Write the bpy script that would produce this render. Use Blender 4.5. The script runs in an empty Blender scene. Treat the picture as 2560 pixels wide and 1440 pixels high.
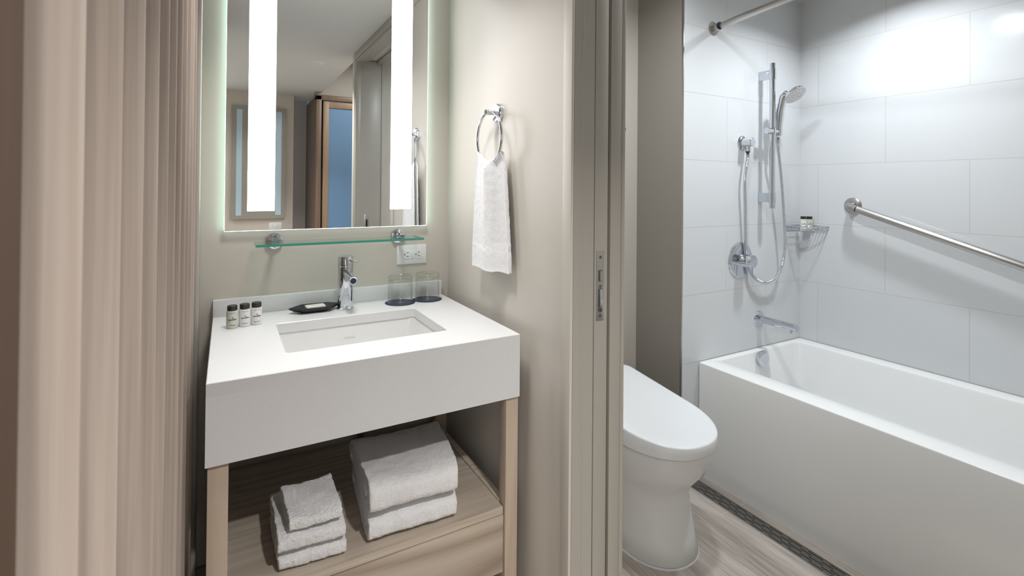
import bpy, bmesh, math, random
from mathutils import Vector, Matrix, noise
random.seed(4)
SC = bpy.context.scene
C = SC.collection
PI = math.pi

# ------------------------------------------------------------------ camera
FPX, CY = 1253.34, 459.23
yw, pt, rl = [math.radians(a) for a in (29.6473, .3931, -.498)]
Fv = Vector((math.sin(yw)*math.cos(pt), math.cos(yw)*math.cos(pt), math.sin(pt)))
R0 = Vector((math.cos(yw), -math.sin(yw), 0)); U0 = R0.cross(Fv)
Rv = R0*math.cos(rl) - U0*math.sin(rl); Uv = U0*math.cos(rl) + R0*math.sin(rl)
CAMP = Vector((0, 0, 1.336))
cd = bpy.data.cameras.new('camera'); co = bpy.data.objects.new('camera', cd); C.objects.link(co)
co.matrix_world = Matrix(((Rv.x, Uv.x, -Fv.x, CAMP.x), (Rv.y, Uv.y, -Fv.y, CAMP.y), (Rv.z, Uv.z, -Fv.z, CAMP.z), (0, 0, 0, 1)))
cd.sensor_fit = 'HORIZONTAL'; cd.sensor_width = 36; cd.lens = FPX*36/2560
cd.shift_y = (CY-720)/2560; cd.clip_start = .01; cd.clip_end = 50
cd.dof.use_dof = True; cd.dof.focus_distance = 2.0; cd.dof.aperture_fstop = 11
SC.camera = co
# ------------------------------------------------------------------ view, world, lights
vs = SC.view_settings
vs.view_transform = 'Standard'; vs.look = 'None'; vs.gamma = 1; vs.use_curve_mapping = False; vs.exposure = 0.25
W = bpy.data.worlds.new('world'); SC.world = W; W.use_nodes = True
W.node_tree.nodes['Background'].inputs[0].default_value = (.85, .92, 1, 1)
W.node_tree.nodes['Background'].inputs[1].default_value = .35

def lamp(name, kind, loc, energy, color=(1, 1, 1), size=.1, size_y=None, rot=(0, 0, 0), spread=None, angle=None, blend=.5):
    d = bpy.data.lights.new(name, kind); d.energy = energy; d.color = color
    if kind == 'AREA':
        d.size = size
        if size_y: d.shape = 'RECTANGLE'; d.size_y = size_y
        else: d.shape = 'DISK'
        if spread: d.spread = spread
    else:
        d.shadow_soft_size = size
        if kind == 'SPOT': d.spot_size = angle or 2.6; d.spot_blend = blend
    o = bpy.data.objects.new(name, d); C.objects.link(o); o.location = loc; o.rotation_euler = rot
    return o

lamp('hall_downlight_lamp', 'AREA', (.588, -.29, 2.2475), 20, (1, .985, .965), .085, spread=math.radians(118))
lamp('vanity_fill_lamp', 'AREA', (.30, 1.28, 2.2475), 4.6, (1, .99, .98), .26, spread=math.radians(108))  # added unseen lamp, brightens the counter and the wall below the mirror
lamp('entry_ceiling_lamp', 'AREA', (1.25, -.75, 2.56), 13, (1, .97, .93), .25)
lamp('bedroom_fill_lamp', 'AREA', (-.95, -1.1, 2.50), 14, (1, .98, .96), .45)  # added unseen lamp, lifts the slats and apron from behind the camera
lamp('front_fill_light', 'AREA', (-1.0, -1.86, 1.5), 4, (.93, .965, 1), 1.3, 1.3, rot=(math.radians(90), 0, 0))  # added front fill from behind the camera, hidden from the mirror
lamp('shower_downlight_lamp', 'AREA', (2.27, 1.04, 2.335), 7.4, (.90, .955, 1), .10, spread=math.radians(142))
lamp('bath_ceiling_lamp', 'AREA', (1.34, 1.10, 2.335), 9.6, (.90, .955, 1), .12, spread=math.radians(165))

# ------------------------------------------------------------------ materials
def mat(name, color=(.8, .8, .8), rough=.5, metal=0, spec=.5, coat=0, trans=0, ior=1.45, emit=None, es=0, sss=0):
    m = bpy.data.materials.new(name); m.use_nodes = True
    b = m.node_tree.nodes['Principled BSDF']
    b.inputs['Base Color'].default_value = (*color, 1); b.inputs['Roughness'].default_value = rough
    b.inputs['Metallic'].default_value = metal; b.inputs['Specular IOR Level'].default_value = spec
    b.inputs['Coat Weight'].default_value = coat; b.inputs['Transmission Weight'].default_value = trans
    b.inputs['IOR'].default_value = ior
    if sss: b.inputs['Subsurface Weight'].default_value = sss; b.inputs['Subsurface Radius'].default_value = (.01, .01, .01)
    if emit: b.inputs['Emission Color'].default_value = (*emit, 1); b.inputs['Emission Strength'].default_value = es
    return m
def nodes(m): return m.node_tree.nodes, m.node_tree.links, m.node_tree.nodes['Principled BSDF']
def N(nt, kind, **kw):
    n = nt.new(kind)
    for k, v in kw.items(): setattr(n, k, v)
    return n
def mapped(nt, ln, loc=(0, 0, 0), rot=(0, 0, 0), scale=(1, 1, 1)):
    tc = nt.new('ShaderNodeTexCoord'); mp = nt.new('ShaderNodeMapping')
    mp.inputs['Location'].default_value = loc; mp.inputs['Rotation'].default_value = rot; mp.inputs['Scale'].default_value = scale
    ln.new(tc.outputs['Object'], mp.inputs['Vector']); return mp.outputs['Vector']
def add_bump(m, scale=(300, 300, 300), strength=.1, dist=.001, nscale=1, detail=2):
    nt, ln, b = nodes(m)
    v = mapped(nt, ln, scale=scale)
    n = nt.new('ShaderNodeTexNoise'); n.inputs['Scale'].default_value = nscale; n.inputs['Detail'].default_value = detail
    ln.new(v, n.inputs['Vector'])
    bp = nt.new('ShaderNodeBump'); bp.inputs['Strength'].default_value = strength; bp.inputs['Distance'].default_value = dist
    ln.new(n.outputs['Fac'], bp.inputs['Height']); ln.new(bp.outputs['Normal'], b.inputs['Normal'])
def tint(m, c1, c2, scale=(1, 1, 1), nscale=1, detail=3, lo=.35, hi=.65, dist=0, rough=None):
    nt, ln, b = nodes(m)
    v = mapped(nt, ln, scale=scale)
    n = nt.new('ShaderNodeTexNoise'); n.inputs['Scale'].default_value = nscale; n.inputs['Detail'].default_value = detail
    n.inputs['Distortion'].default_value = dist
    ln.new(v, n.inputs['Vector'])
    r = nt.new('ShaderNodeValToRGB'); r.color_ramp.elements[0].position = lo; r.color_ramp.elements[1].position = hi
    r.color_ramp.elements[0].color = (*c1, 1); r.color_ramp.elements[1].color = (*c2, 1)
    ln.new(n.outputs['Fac'], r.inputs['Fac']); ln.new(r.outputs['Color'], b.inputs['Base Color'])
    return r
def wood(name, light, dark, axis, rough=.5, grain=28, along=1.3, cath=.5, seed=0):
    """grain runs along the given axis: slow rings plus fine pores"""
    m = mat(name, light, rough, spec=.5 if rough < .55 else .12); nt, ln, b = nodes(m)
    s = [grain, grain, grain]; s['xyz'.index(axis)] = along
    v = mapped(nt, ln, loc=(seed, seed*.7, seed*.3), scale=tuple(s))
    n1 = nt.new('ShaderNodeTexNoise'); n1.inputs['Scale'].default_value = .28; n1.inputs['Detail'].default_value = 1.5
    ln.new(v, n1.inputs['Vector'])
    mu = nt.new('ShaderNodeMath'); mu.operation = 'MULTIPLY'; mu.inputs[1].default_value = 26
    fr = nt.new('ShaderNodeMath'); fr.operation = 'PINGPONG'; fr.inputs[1].default_value = 1
    ln.new(n1.outputs['Fac'], mu.inputs[0]); ln.new(mu.outputs[0], fr.inputs[0])
    s2 = [grain*14]*3; s2['xyz'.index(axis)] = along*5
    v2 = mapped(nt, ln, scale=tuple(s2))
    n2 = nt.new('ShaderNodeTexNoise'); n2.inputs['Scale'].default_value = 1; n2.inputs['Detail'].default_value = 3
    ln.new(v2, n2.inputs['Vector'])
    mx = nt.new('ShaderNodeMix'); mx.data_type = 'FLOAT'; mx.inputs[0].default_value = 1-cath
    ln.new(fr.outputs[0], mx.inputs[2]); ln.new(n2.outputs['Fac'], mx.inputs[3])
    r = nt.new('ShaderNodeValToRGB'); r.color_ramp.elements[0].position = .12; r.color_ramp.elements[1].position = .8
    r.color_ramp.elements[0].color = (*dark, 1); r.color_ramp.elements[1].color = (*light, 1)
    ln.new(mx.outputs[0], r.inputs['Fac']); ln.new(r.outputs['Color'], b.inputs['Base Color'])
    bp = nt.new('ShaderNodeBump'); bp.inputs['Strength'].default_value = .12; bp.inputs['Distance'].default_value = .0006
    ln.new(n2.outputs['Fac'], bp.inputs['Height']); ln.new(bp.outputs['Normal'], b.inputs['Normal'])
    return m

M = {}
M['paint'] = mat('beige_wall_covering', (.60, .56, .50), .38, spec=.45)
add_bump(M['paint'], (420, 420, 60), .05, .0006)
M['paint_dk'] = mat('taupe_wall_paint', (.29, .265, .235), .55)
M['paint_grey'] = mat('grey_hall_paint', (.55, .51, .49), .6)
M['trim'] = mat('greige_trim_paint', (.38, .355, .315), .35)
M['ceil'] = mat('ceiling_paint', (.64, .64, .62), .9)
M['quartz'] = mat('white_quartz', (.73, .735, .74), .22, spec=.5)
tint(M['quartz'], (.722, .727, .733), (.736, .741, .748), (160, 160, 160), 1, 3)
M['porcelain'] = mat('white_porcelain', (.74, .74, .725), .14)
M['acrylic'] = mat('white_acrylic', (.88, .88, .87), .16, coat=.2)
M['plastic'] = mat('white_plastic', (.80, .81, .82), .25)
M['chrome'] = mat('chrome', (.66, .69, .74), .05, 1)
M['steel'] = mat('brushed_steel', (.50, .48, .46), .28, 1)
M['dsteel'] = mat('dark_steel', (.16, .155, .15), .35, .9)
M['black'] = mat('black_rubber', (.01, .01, .01), .5)
M['dark'] = mat('dark_gap', (.012, .011, .01), .9)
M['slate'] = mat('black_lacquer', (.014, .014, .02), .32)
M['coaster'] = mat('navy_card', (.022, .032, .065), .6)
M['soap'] = mat('cream_soap_wrapper', (.68, .67, .62), .5)
M['mirror'] = mat('mirror_silver', (.90, .92, .91), .0, 1)
M['strip'] = mat('frosted_light_strip', (.9, .9, .9), .4, emit=(.97, .98, 1.0), es=8.5)
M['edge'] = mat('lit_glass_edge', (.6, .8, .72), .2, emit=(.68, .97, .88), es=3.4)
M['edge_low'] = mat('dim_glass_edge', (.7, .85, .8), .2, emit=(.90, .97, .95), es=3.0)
M['frost'] = mat('frosted_blue_glass', (.13, .24, .40), .4)
M['dull'] = mat('dull_grey_glass', (.36, .34, .31), .25, spec=.06)
M['frost2'] = mat('unlit_frosted_strip', (.50, .68, .80), .4)
M['terry'] = mat('white_terry', (.93, .925, .93), .95, spec=.1)
add_bump(M['terry'], (380, 380, 380), .75, .004, 1, 3)
M['weave'] = mat('white_woven_band', (.90, .895, .90), .9, spec=.1)
add_bump(M['weave'], (200, 200, 1600), .3, .0008, 1, 1)
M['ash'] = wood('pale_ash_along_width', (.66, .575, .485), (.42, .345, .27), 'x', .5, 24, 1.3, .35)
M['ash_v'] = wood('pale_ash_upright', (.56, .455, .36), (.47, .37, .285), 'z', .5, 22, 1.0, .3, 3)
M['drawer'] = wood('pale_ash_drawer', (.54, .455, .37), (.34, .265, .20), 'x', .5, 11, 1.6, .7, 5)
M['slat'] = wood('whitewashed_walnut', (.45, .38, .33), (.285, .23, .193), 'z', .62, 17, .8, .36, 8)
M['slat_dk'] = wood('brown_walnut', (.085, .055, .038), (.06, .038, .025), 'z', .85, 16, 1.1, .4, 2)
M['oak'] = wood('brown_oak', (.34, .235, .15), (.22, .145, .09), 'z', .45, 22, 1.0, .3, 6)
M['oak_dk'] = wood('dark_brown_oak', (.20, .135, .10), (.13, .085, .06), 'z', .45, 22, 1.0, .3, 9)
M['vial'] = mat('white_lotion_bottle', (.80, .80, .78), .3, sss=.3)
M['vial_clear'] = mat('clear_shampoo_bottle', (.62, .64, .55), .2, sss=.4)
M['cap'] = mat('dark_brown_cap', (.035, .03, .028), .4)
M['ink'] = mat('black_ink', (.02, .02, .02), .6)
M['ink_grey'] = mat('grey_ink', (.25, .25, .24), .6)
M['ink_lt'] = mat('pale_ink', (.55, .62, .72), .6)
M['spray'] = mat('white_spray_plate', (.80, .80, .82), .35)
# clear glass: cheap but real
def thin_glass(name, tintc, ior, rough=.0):
    m = bpy.data.materials.new(name); m.use_nodes = True; nt = m.node_tree.nodes; ln = m.node_tree.links
    nt.remove(nt['Principled BSDF']); o_ = nt['Material Output']
    tr = nt.new('ShaderNodeBsdfTransparent'); tr.inputs[0].default_value = (*tintc, 1)
    gl = nt.new('ShaderNodeBsdfGlossy'); gl.inputs['Roughness'].default_value = rough
    lw = nt.new('ShaderNodeLayerWeight'); lw.inputs[0].default_value = .5
    pw = nt.new('ShaderNodeMath'); pw.operation = 'POWER'; pw.inputs[1].default_value = 4; ln.new(lw.outputs['Facing'], pw.inputs[0])
    fr = nt.new('ShaderNodeMath'); fr.operation = 'MULTIPLY_ADD'; fr.inputs[1].default_value = .75; fr.inputs[2].default_value = (ior-1)**2/(ior+1)**2; ln.new(pw.outputs[0], fr.inputs[0])
    mx = nt.new('ShaderNodeMixShader'); ln.new(fr.outputs[0], mx.inputs[0]); ln.new(tr.outputs[0], mx.inputs[1]); ln.new(gl.outputs[0], mx.inputs[2]); ln.new(mx.outputs[0], o_.inputs[0])
    return m
M['tumbler'] = thin_glass('tumbler_glass', (.995, 1, .996), 1.5, .02)
M['tumbler_base'] = thin_glass('thick_base_glass', (.94, .965, .94), 1.8, .08)
M['shelfglass'] = thin_glass('float_glass', (.90, .97, .945), 1.5)
M['shelfedge'] = mat('green_glass_edge', (.05, .30, .22), .12, spec=.6)

def tile_mat(name, ax, u0, period, z0, rowh, base, grout, ms=.0016, rough=.12):
    """running bond: u runs along world axis ax, joints at u0 + n*period on even rows"""
    m = mat(name, base, rough); nt, ln, b = nodes(m)
    tc = nt.new('ShaderNodeNewGeometry'); sp = nt.new('ShaderNodeSeparateXYZ'); cb = nt.new('ShaderNodeCombineXYZ')
    ln.new(tc.outputs['Position'], sp.inputs[0])
    def sub(sock, v):
        a = nt.new('ShaderNodeMath'); a.operation = 'SUBTRACT'; a.inputs[1].default_value = v; ln.new(sock, a.inputs[0]); return a.outputs[0]
    ln.new(sub(sp.outputs[ax[0]], u0), cb.inputs[0]); ln.new(sub(sp.outputs[ax[1]], z0), cb.inputs[1])
    br = nt.new('ShaderNodeTexBrick'); br.offset = .5; br.offset_frequency = 2; br.squash = 1
    br.inputs['Scale'].default_value = 1; br.inputs['Mortar Size'].default_value = ms; br.inputs['Mortar Smooth'].default_value = .1
    br.inputs['Brick Width'].default_value = period; br.inputs['Row Height'].default_value = rowh; br.inputs['Bias'].default_value = 0
    br.inputs['Color1'].default_value = (*base, 1); br.inputs['Color2'].default_value = (*[c*.985 for c in base], 1)
    br.inputs['Mortar'].default_value = (*grout, 1)
    ln.new(cb.outputs[0], br.inputs['Vector'])
    bp = nt.new('ShaderNodeBump'); bp.inputs['Strength'].default_value = .5; bp.inputs['Distance'].default_value = .0015; bp.invert = True
    ln.new(br.outputs['Fac'], bp.inputs['Height']); ln.new(bp.outputs['Normal'], b.inputs['Normal'])
    rr = nt.new('ShaderNodeMapRange'); rr.inputs[3].default_value = rough; rr.inputs[4].default_value = .8
    ln.new(br.outputs['Fac'], rr.inputs[0]); ln.new(rr.outputs[0], b.inputs['Roughness'])
    return m, br, cb
Z0T = 1.467+.308*3-.308*8
M['tile_a'], _, _ = tile_mat('white_tile_shower', (0, 2), 2.083-.62*5, .62, Z0T, .308, (.685, .70, .715), (.60, .58, .54))
ln_, = [M['tile_a'].node_tree.links]; ln_.new(_ .outputs[0], M['tile_a'].node_tree.nodes['Brick Texture'].inputs['Vector']); ln_.new(M['tile_a'].node_tree.nodes['Brick Texture'].outputs['Color'], M['tile_a'].node_tree.nodes['Principled BSDF'].inputs['Base Color'])
M['tile_b'], _, _ = tile_mat('white_tile_long_wall', (1, 2), 1.1768-.615*5, .615, Z0T, .308, (.685, .70, .715), (.60, .58, .54))
M['tile_b'].node_tree.links.new(M['tile_b'].node_tree.nodes['Brick Texture'].outputs['Color'], M['tile_b'].node_tree.nodes['Principled BSDF'].inputs['Base Color'])
M['planks'], brp, cbp = tile_mat('wood_look_plank_tile', (1, 0), 1.334-1.2*3, 1.2, 1.51-.221*8, .221, (.5, .45, .4), (.52, .50, .46), .0018, .4)
nt = M['planks'].node_tree.nodes; ln = M['planks'].node_tree.links
v = mapped(nt, ln, scale=(13, 1.5, 1)); n = nt.new('ShaderNodeTexNoise'); n.inputs['Scale'].default_value = 1; n.inputs['Detail'].default_value = 6; n.inputs['Distortion'].default_value = .6
ln.new(v, n.inputs['Vector'])
v2 = mapped(nt, ln, scale=(160, 6, 1)); n2 = nt.new('ShaderNodeTexNoise'); n2.inputs['Scale'].default_value = 1; n2.inputs['Detail'].default_value = 4; ln.new(v2, n2.inputs['Vector'])
mx = nt.new('ShaderNodeMix'); mx.data_type = 'FLOAT'; mx.inputs[0].default_value = .4
ln.new(n.outputs['Fac'], mx.inputs[2]); ln.new(n2.outputs['Fac'], mx.inputs[3])
r = nt.new('ShaderNodeValToRGB'); r.color_ramp.elements[0].position = .33; r.color_ramp.elements[1].position = .60
r.color_ramp.elements[0].color = (.25, .205, .175, 1); r.color_ramp.elements[1].color = (.58, .52, .465, 1)
ln.new(mx.outputs[0], r.inputs['Fac'])
mc = nt.new('ShaderNodeMix'); mc.data_type = 'RGBA'; ln.new(brp.outputs['Fac'], mc.inputs[0]); ln.new(r.outputs['Color'], mc.inputs[6]); mc.inputs[7].default_value = (.55, .53, .49, 1)
ln.new(mc.outputs[2], nt['Principled BSDF'].inputs['Base Color'])

# ------------------------------------------------------------------ mesh helpers
def box(bm, x0, x1, y0, y1, z0, z1, bev=0, seg=2):
    r = bmesh.ops.create_cube(bm, size=1)
    vv = r['verts']
    for v in vv: v.co = Vector(((x0+x1)/2+v.co.x*(x1-x0), (y0+y1)/2+v.co.y*(y1-y0), (z0+z1)/2+v.co.z*(z1-z0)))
    if bev:
        es = list({e for v in vv for e in v.link_edges})
        bmesh.ops.bevel(bm, geom=es, offset=bev, segments=seg, affect='EDGES', profile=.5)
def frame(axis):
    a = Vector(axis).normalized(); t = Vector((0, 0, 1)) if abs(a.z) < .9 else Vector((1, 0, 0))
    u = a.cross(t).normalized(); return a, u, a.cross(u)
def lathe(bm, prof, org, axis=(0, 0, 1), n=40):
    """prof: list of (radius, height along axis)"""
    a, u, w = frame(axis); org = Vector(org); rings = []
    for r_, h in prof:
        if r_ <= 1e-6: rings.append([bm.verts.new(org+a*h)])
        else: rings.append([bm.verts.new(org+a*h+(u*math.cos(2*PI*i/n)+w*math.sin(2*PI*i/n))*r_) for i in range(n)])
    for p, q in zip(rings, rings[1:]):
        for i in range(n):
            j = (i+1) % n
            f = [p[i % len(p)], p[j % len(p)], q[j % len(q)], q[i % len(q)]]
            f = list(dict.fromkeys(f))
            if len(f) > 2:
                try: bm.faces.new(f)
                except ValueError: pass
def cyl(bm, p0, p1, r_, r2=None, n=32, bev=.0008):
    p0, p1 = Vector(p0), Vector(p1); L = (p1-p0).length; r2 = r_ if r2 is None else r2; b = min(bev, r_*.4, L*.3)
    lathe(bm, [(0, 0), (r_-b, 0), (r_, b), (r2, L-b), (r2-b, L), (0, L)], p0, p1-p0, n)
def smooth_path(pts, sub=8, closed=False):
    P = [Vector(p) for p in pts]; out = []; n = len(P)
    for i in range(n if closed else n-1):
        g = (lambda k: P[k % n]) if closed else (lambda k: P[max(0, min(n-1, k))])
        a, b, c, d = g(i-1), g(i), g(i+1), g(i+2)
        for s in range(sub):
            t = s/sub
            out.append(.5*((2*b)+(c-a)*t+(2*a-5*b+4*c-d)*t*t+(3*b-a-3*c+d)*t**3))
    if not closed: out.append(P[-1])
    return out
def tube(bm, pts, rad, n=14, closed=False, caps=True):
    P = [Vector(p) for p in pts]; m = len(P); rings = []; u = None
    for i in range(m):
        if closed: t = (P[(i+1) % m]-P[i-1]).normalized()
        else: t = (P[min(i+1, m-1)]-P[max(i-1, 0)]).normalized()
        if u is None: u = frame(t)[1]
        u = (u-t*u.dot(t)).normalized(); w = t.cross(u)
        rr = rad[i] if isinstance(rad, (list, tuple)) else rad
        rings.append([bm.verts.new(P[i]+(u*math.cos(2*PI*k/n)+w*math.sin(2*PI*k/n))*rr) for k in range(n)])
    for i in range(m if closed else m-1):
        p, q = rings[i], rings[(i+1) % m]
        for k in range(n): bm.faces.new([p[k], p[(k+1) % n], q[(k+1) % n], q[k]])
    if not closed and caps:
        bm.faces.new(rings[0][::-1]); bm.faces.new(rings[-1])
def rrect(x0, x1, y0, y1, z, r_, k=6):
    out = []
    for cx, cy, a0 in ((x1-r_, y1-r_, 0), (x0+r_, y1-r_, 90), (x0+r_, y0+r_, 180), (x1-r_, y0+r_, 270)):
        for i in range(k+1):
            a = math.radians(a0+90*i/k); out.append(Vector((cx+r_*math.cos(a), cy+r_*math.sin(a), z)))
    return out
def loft(bm, loops, cap0=False, cap1=False, closed=True):
    L = [[bm.verts.new(p) for p in lp] for lp in loops]; n = len(L[0])
    for p, q in zip(L, L[1:]):
        for i in range(n if closed else n-1):
            j = (i+1) % n; bm.faces.new([p[i], p[j], q[j], q[i]])
    if cap0: bm.faces.new(L[0][::-1])
    if cap1: bm.faces.new(L[-1])
    return L
ORG = {}
def origin(o):
    while o.parent: o = o.parent
    return ORG.get(o.name, Vector((0, 0, 0)))
def obj(name, bm, m, parent=None, flat=False, ang=35, base=None):
    bmesh.ops.recalc_face_normals(bm, faces=bm.faces)
    off = origin(parent) if parent else (Vector(base) if base else Vector((0, 0, 0)))
    if off.length: bmesh.ops.translate(bm, verts=bm.verts, vec=-off)
    me = bpy.data.meshes.new(name); bm.to_mesh(me); bm.free()
    ms = m if isinstance(m, list) else [m]
    for x in ms: me.materials.append(M[x] if isinstance(x, str) else x)
    if not flat:
        me.shade_smooth(); me.set_sharp_from_angle(angle=math.radians(ang))
    o = bpy.data.objects.new(name, me); C.objects.link(o)
    if parent: o.parent = parent
    else:
        o.location = off; ORG[o.name] = off
    return o
def tag(o, label, cat, group=None):
    o['label'] = label; o['category'] = cat
    if group: o['group'] = group
    return o
def thing(name, label, cat, loc, group=None):
    o = bpy.data.objects.new(name, None); C.objects.link(o); o.location = loc; ORG[o.name] = Vector(loc); o.empty_display_size = .05
    return tag(o, label, cat, group)
def struct(name, bm, m, parent=None, **k):
    o = obj(name, bm, m, parent, **k)
    if not parent: o['kind'] = 'structure'
    return o
def B(*a, **k):
    bm = bmesh.new(); box(bm, *a, **k); return bm
def boxes(*lst, bev=0):
    bm = bmesh.new()
    for a in lst: box(bm, *a, bev=bev)
    return bm
def dup(root, loc, label, rotz=0, group=None):
    r_ = root.copy(); C.objects.link(r_); r_.location = loc; r_.rotation_euler = (0, 0, rotz); r_['label'] = label
    if group: r_['group'] = group
    for ch in list(root.children):
        c = ch.copy(); C.objects.link(c); c.parent = r_
        for g in list(ch.children):
            d = g.copy(); C.objects.link(d); d.parent = c
    return r_
def text_bm(s, size, bold=0):
    cu = bpy.data.curves.new('t', 'FONT'); cu.body = s; cu.size = size; cu.align_x = 'CENTER'; cu.align_y = 'CENTER'; cu.offset = bold
    cu.extrude = .00008
    o = bpy.data.objects.new('t', cu); C.objects.link(o)
    dg = bpy.context.evaluated_depsgraph_get(); dg.update()
    me = bpy.data.meshes.new_from_object(o.evaluated_get(dg)); bm = bmesh.new(); bm.from_mesh(me)
    bpy.data.objects.remove(o); bpy.data.meshes.remove(me); bpy.data.curves.remove(cu)
    return bm

def onY(u, v, Y):
    D = Fv+Rv*((u-1280)/FPX)+Uv*((CY-v)/FPX); s = Y/D.y; p = CAMP+D*s; return p

# ------------------------------------------------------------------ key planes
FZ = .03; WY = 1.8668; XT = .7708; XS = 2.6836; YS = 1.5793; TX = 1.7809; CZ = 2.255; BZ = 2.343
YJ = 1.038; YN = .1926                                   # far and near jambs of the doorway

# ------------------------------------------------------------------ structure
struct('floor', B(-2.6, 3.0, -2.6, 2.0, FZ-.12, FZ), 'planks', flat=True)
struct('wall_back', boxes((-.17, .94, WY, 2.0, FZ, 2.5), (.94, TX, WY, 2.0, FZ, 2.5)), 'paint', flat=True)
# partition with the door pocket in it
struct('wall_partition', boxes((XT, .8412, YJ+.03, WY, FZ, 2.2), (.8983, .94, YJ+.03, WY, FZ, 2.2), (XT, .94, .155, WY, 2.205, 2.5), (XT, .94, .04, .155, FZ, 2.5)), 'paint', flat=True)
struct('wall_alcove', B(TX, 2.95, YS+.008, 2.0, FZ, 2.5), 'paint_dk', flat=True)
struct('wall_shower', B(TX+.002, XS+.01, YS, YS+.008, FZ, 2.5), 'tile_a', flat=True)
struct('wall_right', B(XS, 2.95, .04, YS, FZ, 2.5), 'tile_b', flat=True)
struct('wall_front', B(.94, 2.95, -.06, .04, FZ, 2.8), 'paint', flat=True)
struct('ceiling', boxes((-.17, .80, -2.4, WY, CZ, CZ+.1), (-.6, -.17, -2.4, .2, CZ, CZ+.1)), 'ceil', flat=True)
o = struct('ceiling_bath', B(.94, XS, .04, WY, BZ, BZ+.1), 'ceil', flat=True)
struct('ceiling_entry', boxes((.80, 3.0, -2.4, -.06, 2.58, 2.7), (.80, .81, -2.4, .04, CZ, 2.6)), 'ceil', flat=True)
struct('ceiling_bedroom', boxes((-2.6, -.6, -2.6, .6, 2.56, 2.66), (-.6, -.59, -2.4, .2, CZ, 2.6)), 'ceil', flat=True)
struct('wall_left', boxes((-2.7, -2.6, -2.6, .7, FZ, 2.6), (-2.6, -.17, .22, .32, FZ, 2.6)), 'paint', flat=True)
struct('wall_rear', boxes((-.6, .594, -2.05, -1.91, FZ, CZ), (-2.6, -.6, -2.05, -1.91, FZ, 2.6)), 'paint', flat=True)
bm = boxes((-1.75, -.28, -1.912, -1.90, .80, .86), (-1.75, -.28, -1.912, -1.90, 2.14, 2.20), (-1.75, -1.69, -1.912, -1.90, .86, 2.14), (-.34, -.28, -1.912, -1.90, .86, 2.14)); wn = struct('fill_window_1', bm, 'trim', flat=True)  # invented window frame around the front fill light, out of view
obj('pane', B(-1.69, -.34, -1.909, -1.905, .86, 2.14), mat('glowing_fill_pane', (.8, .9, 1), .3, emit=(.9, .95, 1), es=1.2), wn, flat=True)  # pane glows as part of the added front fill
struct('wall_recess', B(.594, .76, -2.4, -2.22, FZ, CZ), 'paint_grey', flat=True)
struct('wall_closet', boxes((.745, 3.0, -1.60, -1.50, 2.225, 2.6), (1.75, 3.0, -1.6, -1.5, FZ, 2.225)), 'paint_dk', flat=True)
struct('wall_entry', B(2.9, 3.0, -1.5, -.06, FZ, 2.6), 'paint_grey', flat=True)
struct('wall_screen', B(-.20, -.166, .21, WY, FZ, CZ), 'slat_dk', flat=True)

# door surround (far jamb, near jamb, head), painted trim
bm = bmesh.new()
for zz in ((FZ, 2.2525),):
    box(bm, .7708, .7928, YJ-.003, YJ+.0298, *zz)
    cyl(bm, (.799, YJ+.004, FZ), (.799, YJ+.004, 2.2), .007, n=16)
    box(bm, .793, .8412, YJ+.003, YJ+.03, *zz)
tr1 = struct('trim_1', bm, 'trim'); obj('casing', B(.762, XT-.0002, YJ-.003, 1.072, FZ, 2.2025, bev=.0015), 'paint', tr1)
bm = boxes((.8983, .937, YJ+.003, YJ+.03, FZ, 2.22), (.937, .9455, YJ-.001, YJ+.06, FZ, 2.24), bev=.0012)
cyl(bm, (.939, YJ+.003, FZ), (.939, YJ+.003, 2.2), .004, n=12)
struct('trim_2', bm, 'trim')
bm = boxes((.762, XT-.0002, .13, YN-.0402, FZ, 2.2525), (.7622, .7928, YN-.04, YN, FZ, 2.2), (.793, .937, YN-.04, YN-.004, FZ, 2.2), (.937, .9455, .13, YN, FZ, 2.24), bev=.0012)
struct('trim_3', bm, 'trim')
bm = boxes((.7612, XT-.0002, .13, 1.072, 2.203, 2.2527), (.7622, .8412, YN, YJ-.003, 2.185, 2.2), (.8983, .9455, YN, YJ, 2.185, 2.2), (.8412, .8983, YN, YJ, 2.21, 2.22), bev=.001)
struct('trim_4', bm, 'trim')
# metal tile edge and painted end post by the slat screen
struct('trim_5', B(TX-.0015, TX+.004, YS-.002, YS+.009, FZ, 2.34, bev=.001), 'steel')
bm = boxes((-.165, -.071, 1.712, WY, FZ, CZ), bev=.001); cyl(bm, (-.076, 1.706, FZ), (-.076, 1.706, CZ), .010, n=20); box(bm, -.165, -.078, 1.665, 1.70, FZ, CZ, bev=.002)
struct('trim_6', bm, 'trim')
# skirting
struct('baseboard_back', boxes((-.07, .77, WY-.012, WY, FZ, FZ+.1), (.94, TX, WY-.012, WY, FZ, FZ+.1)), 'trim', flat=True)

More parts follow.
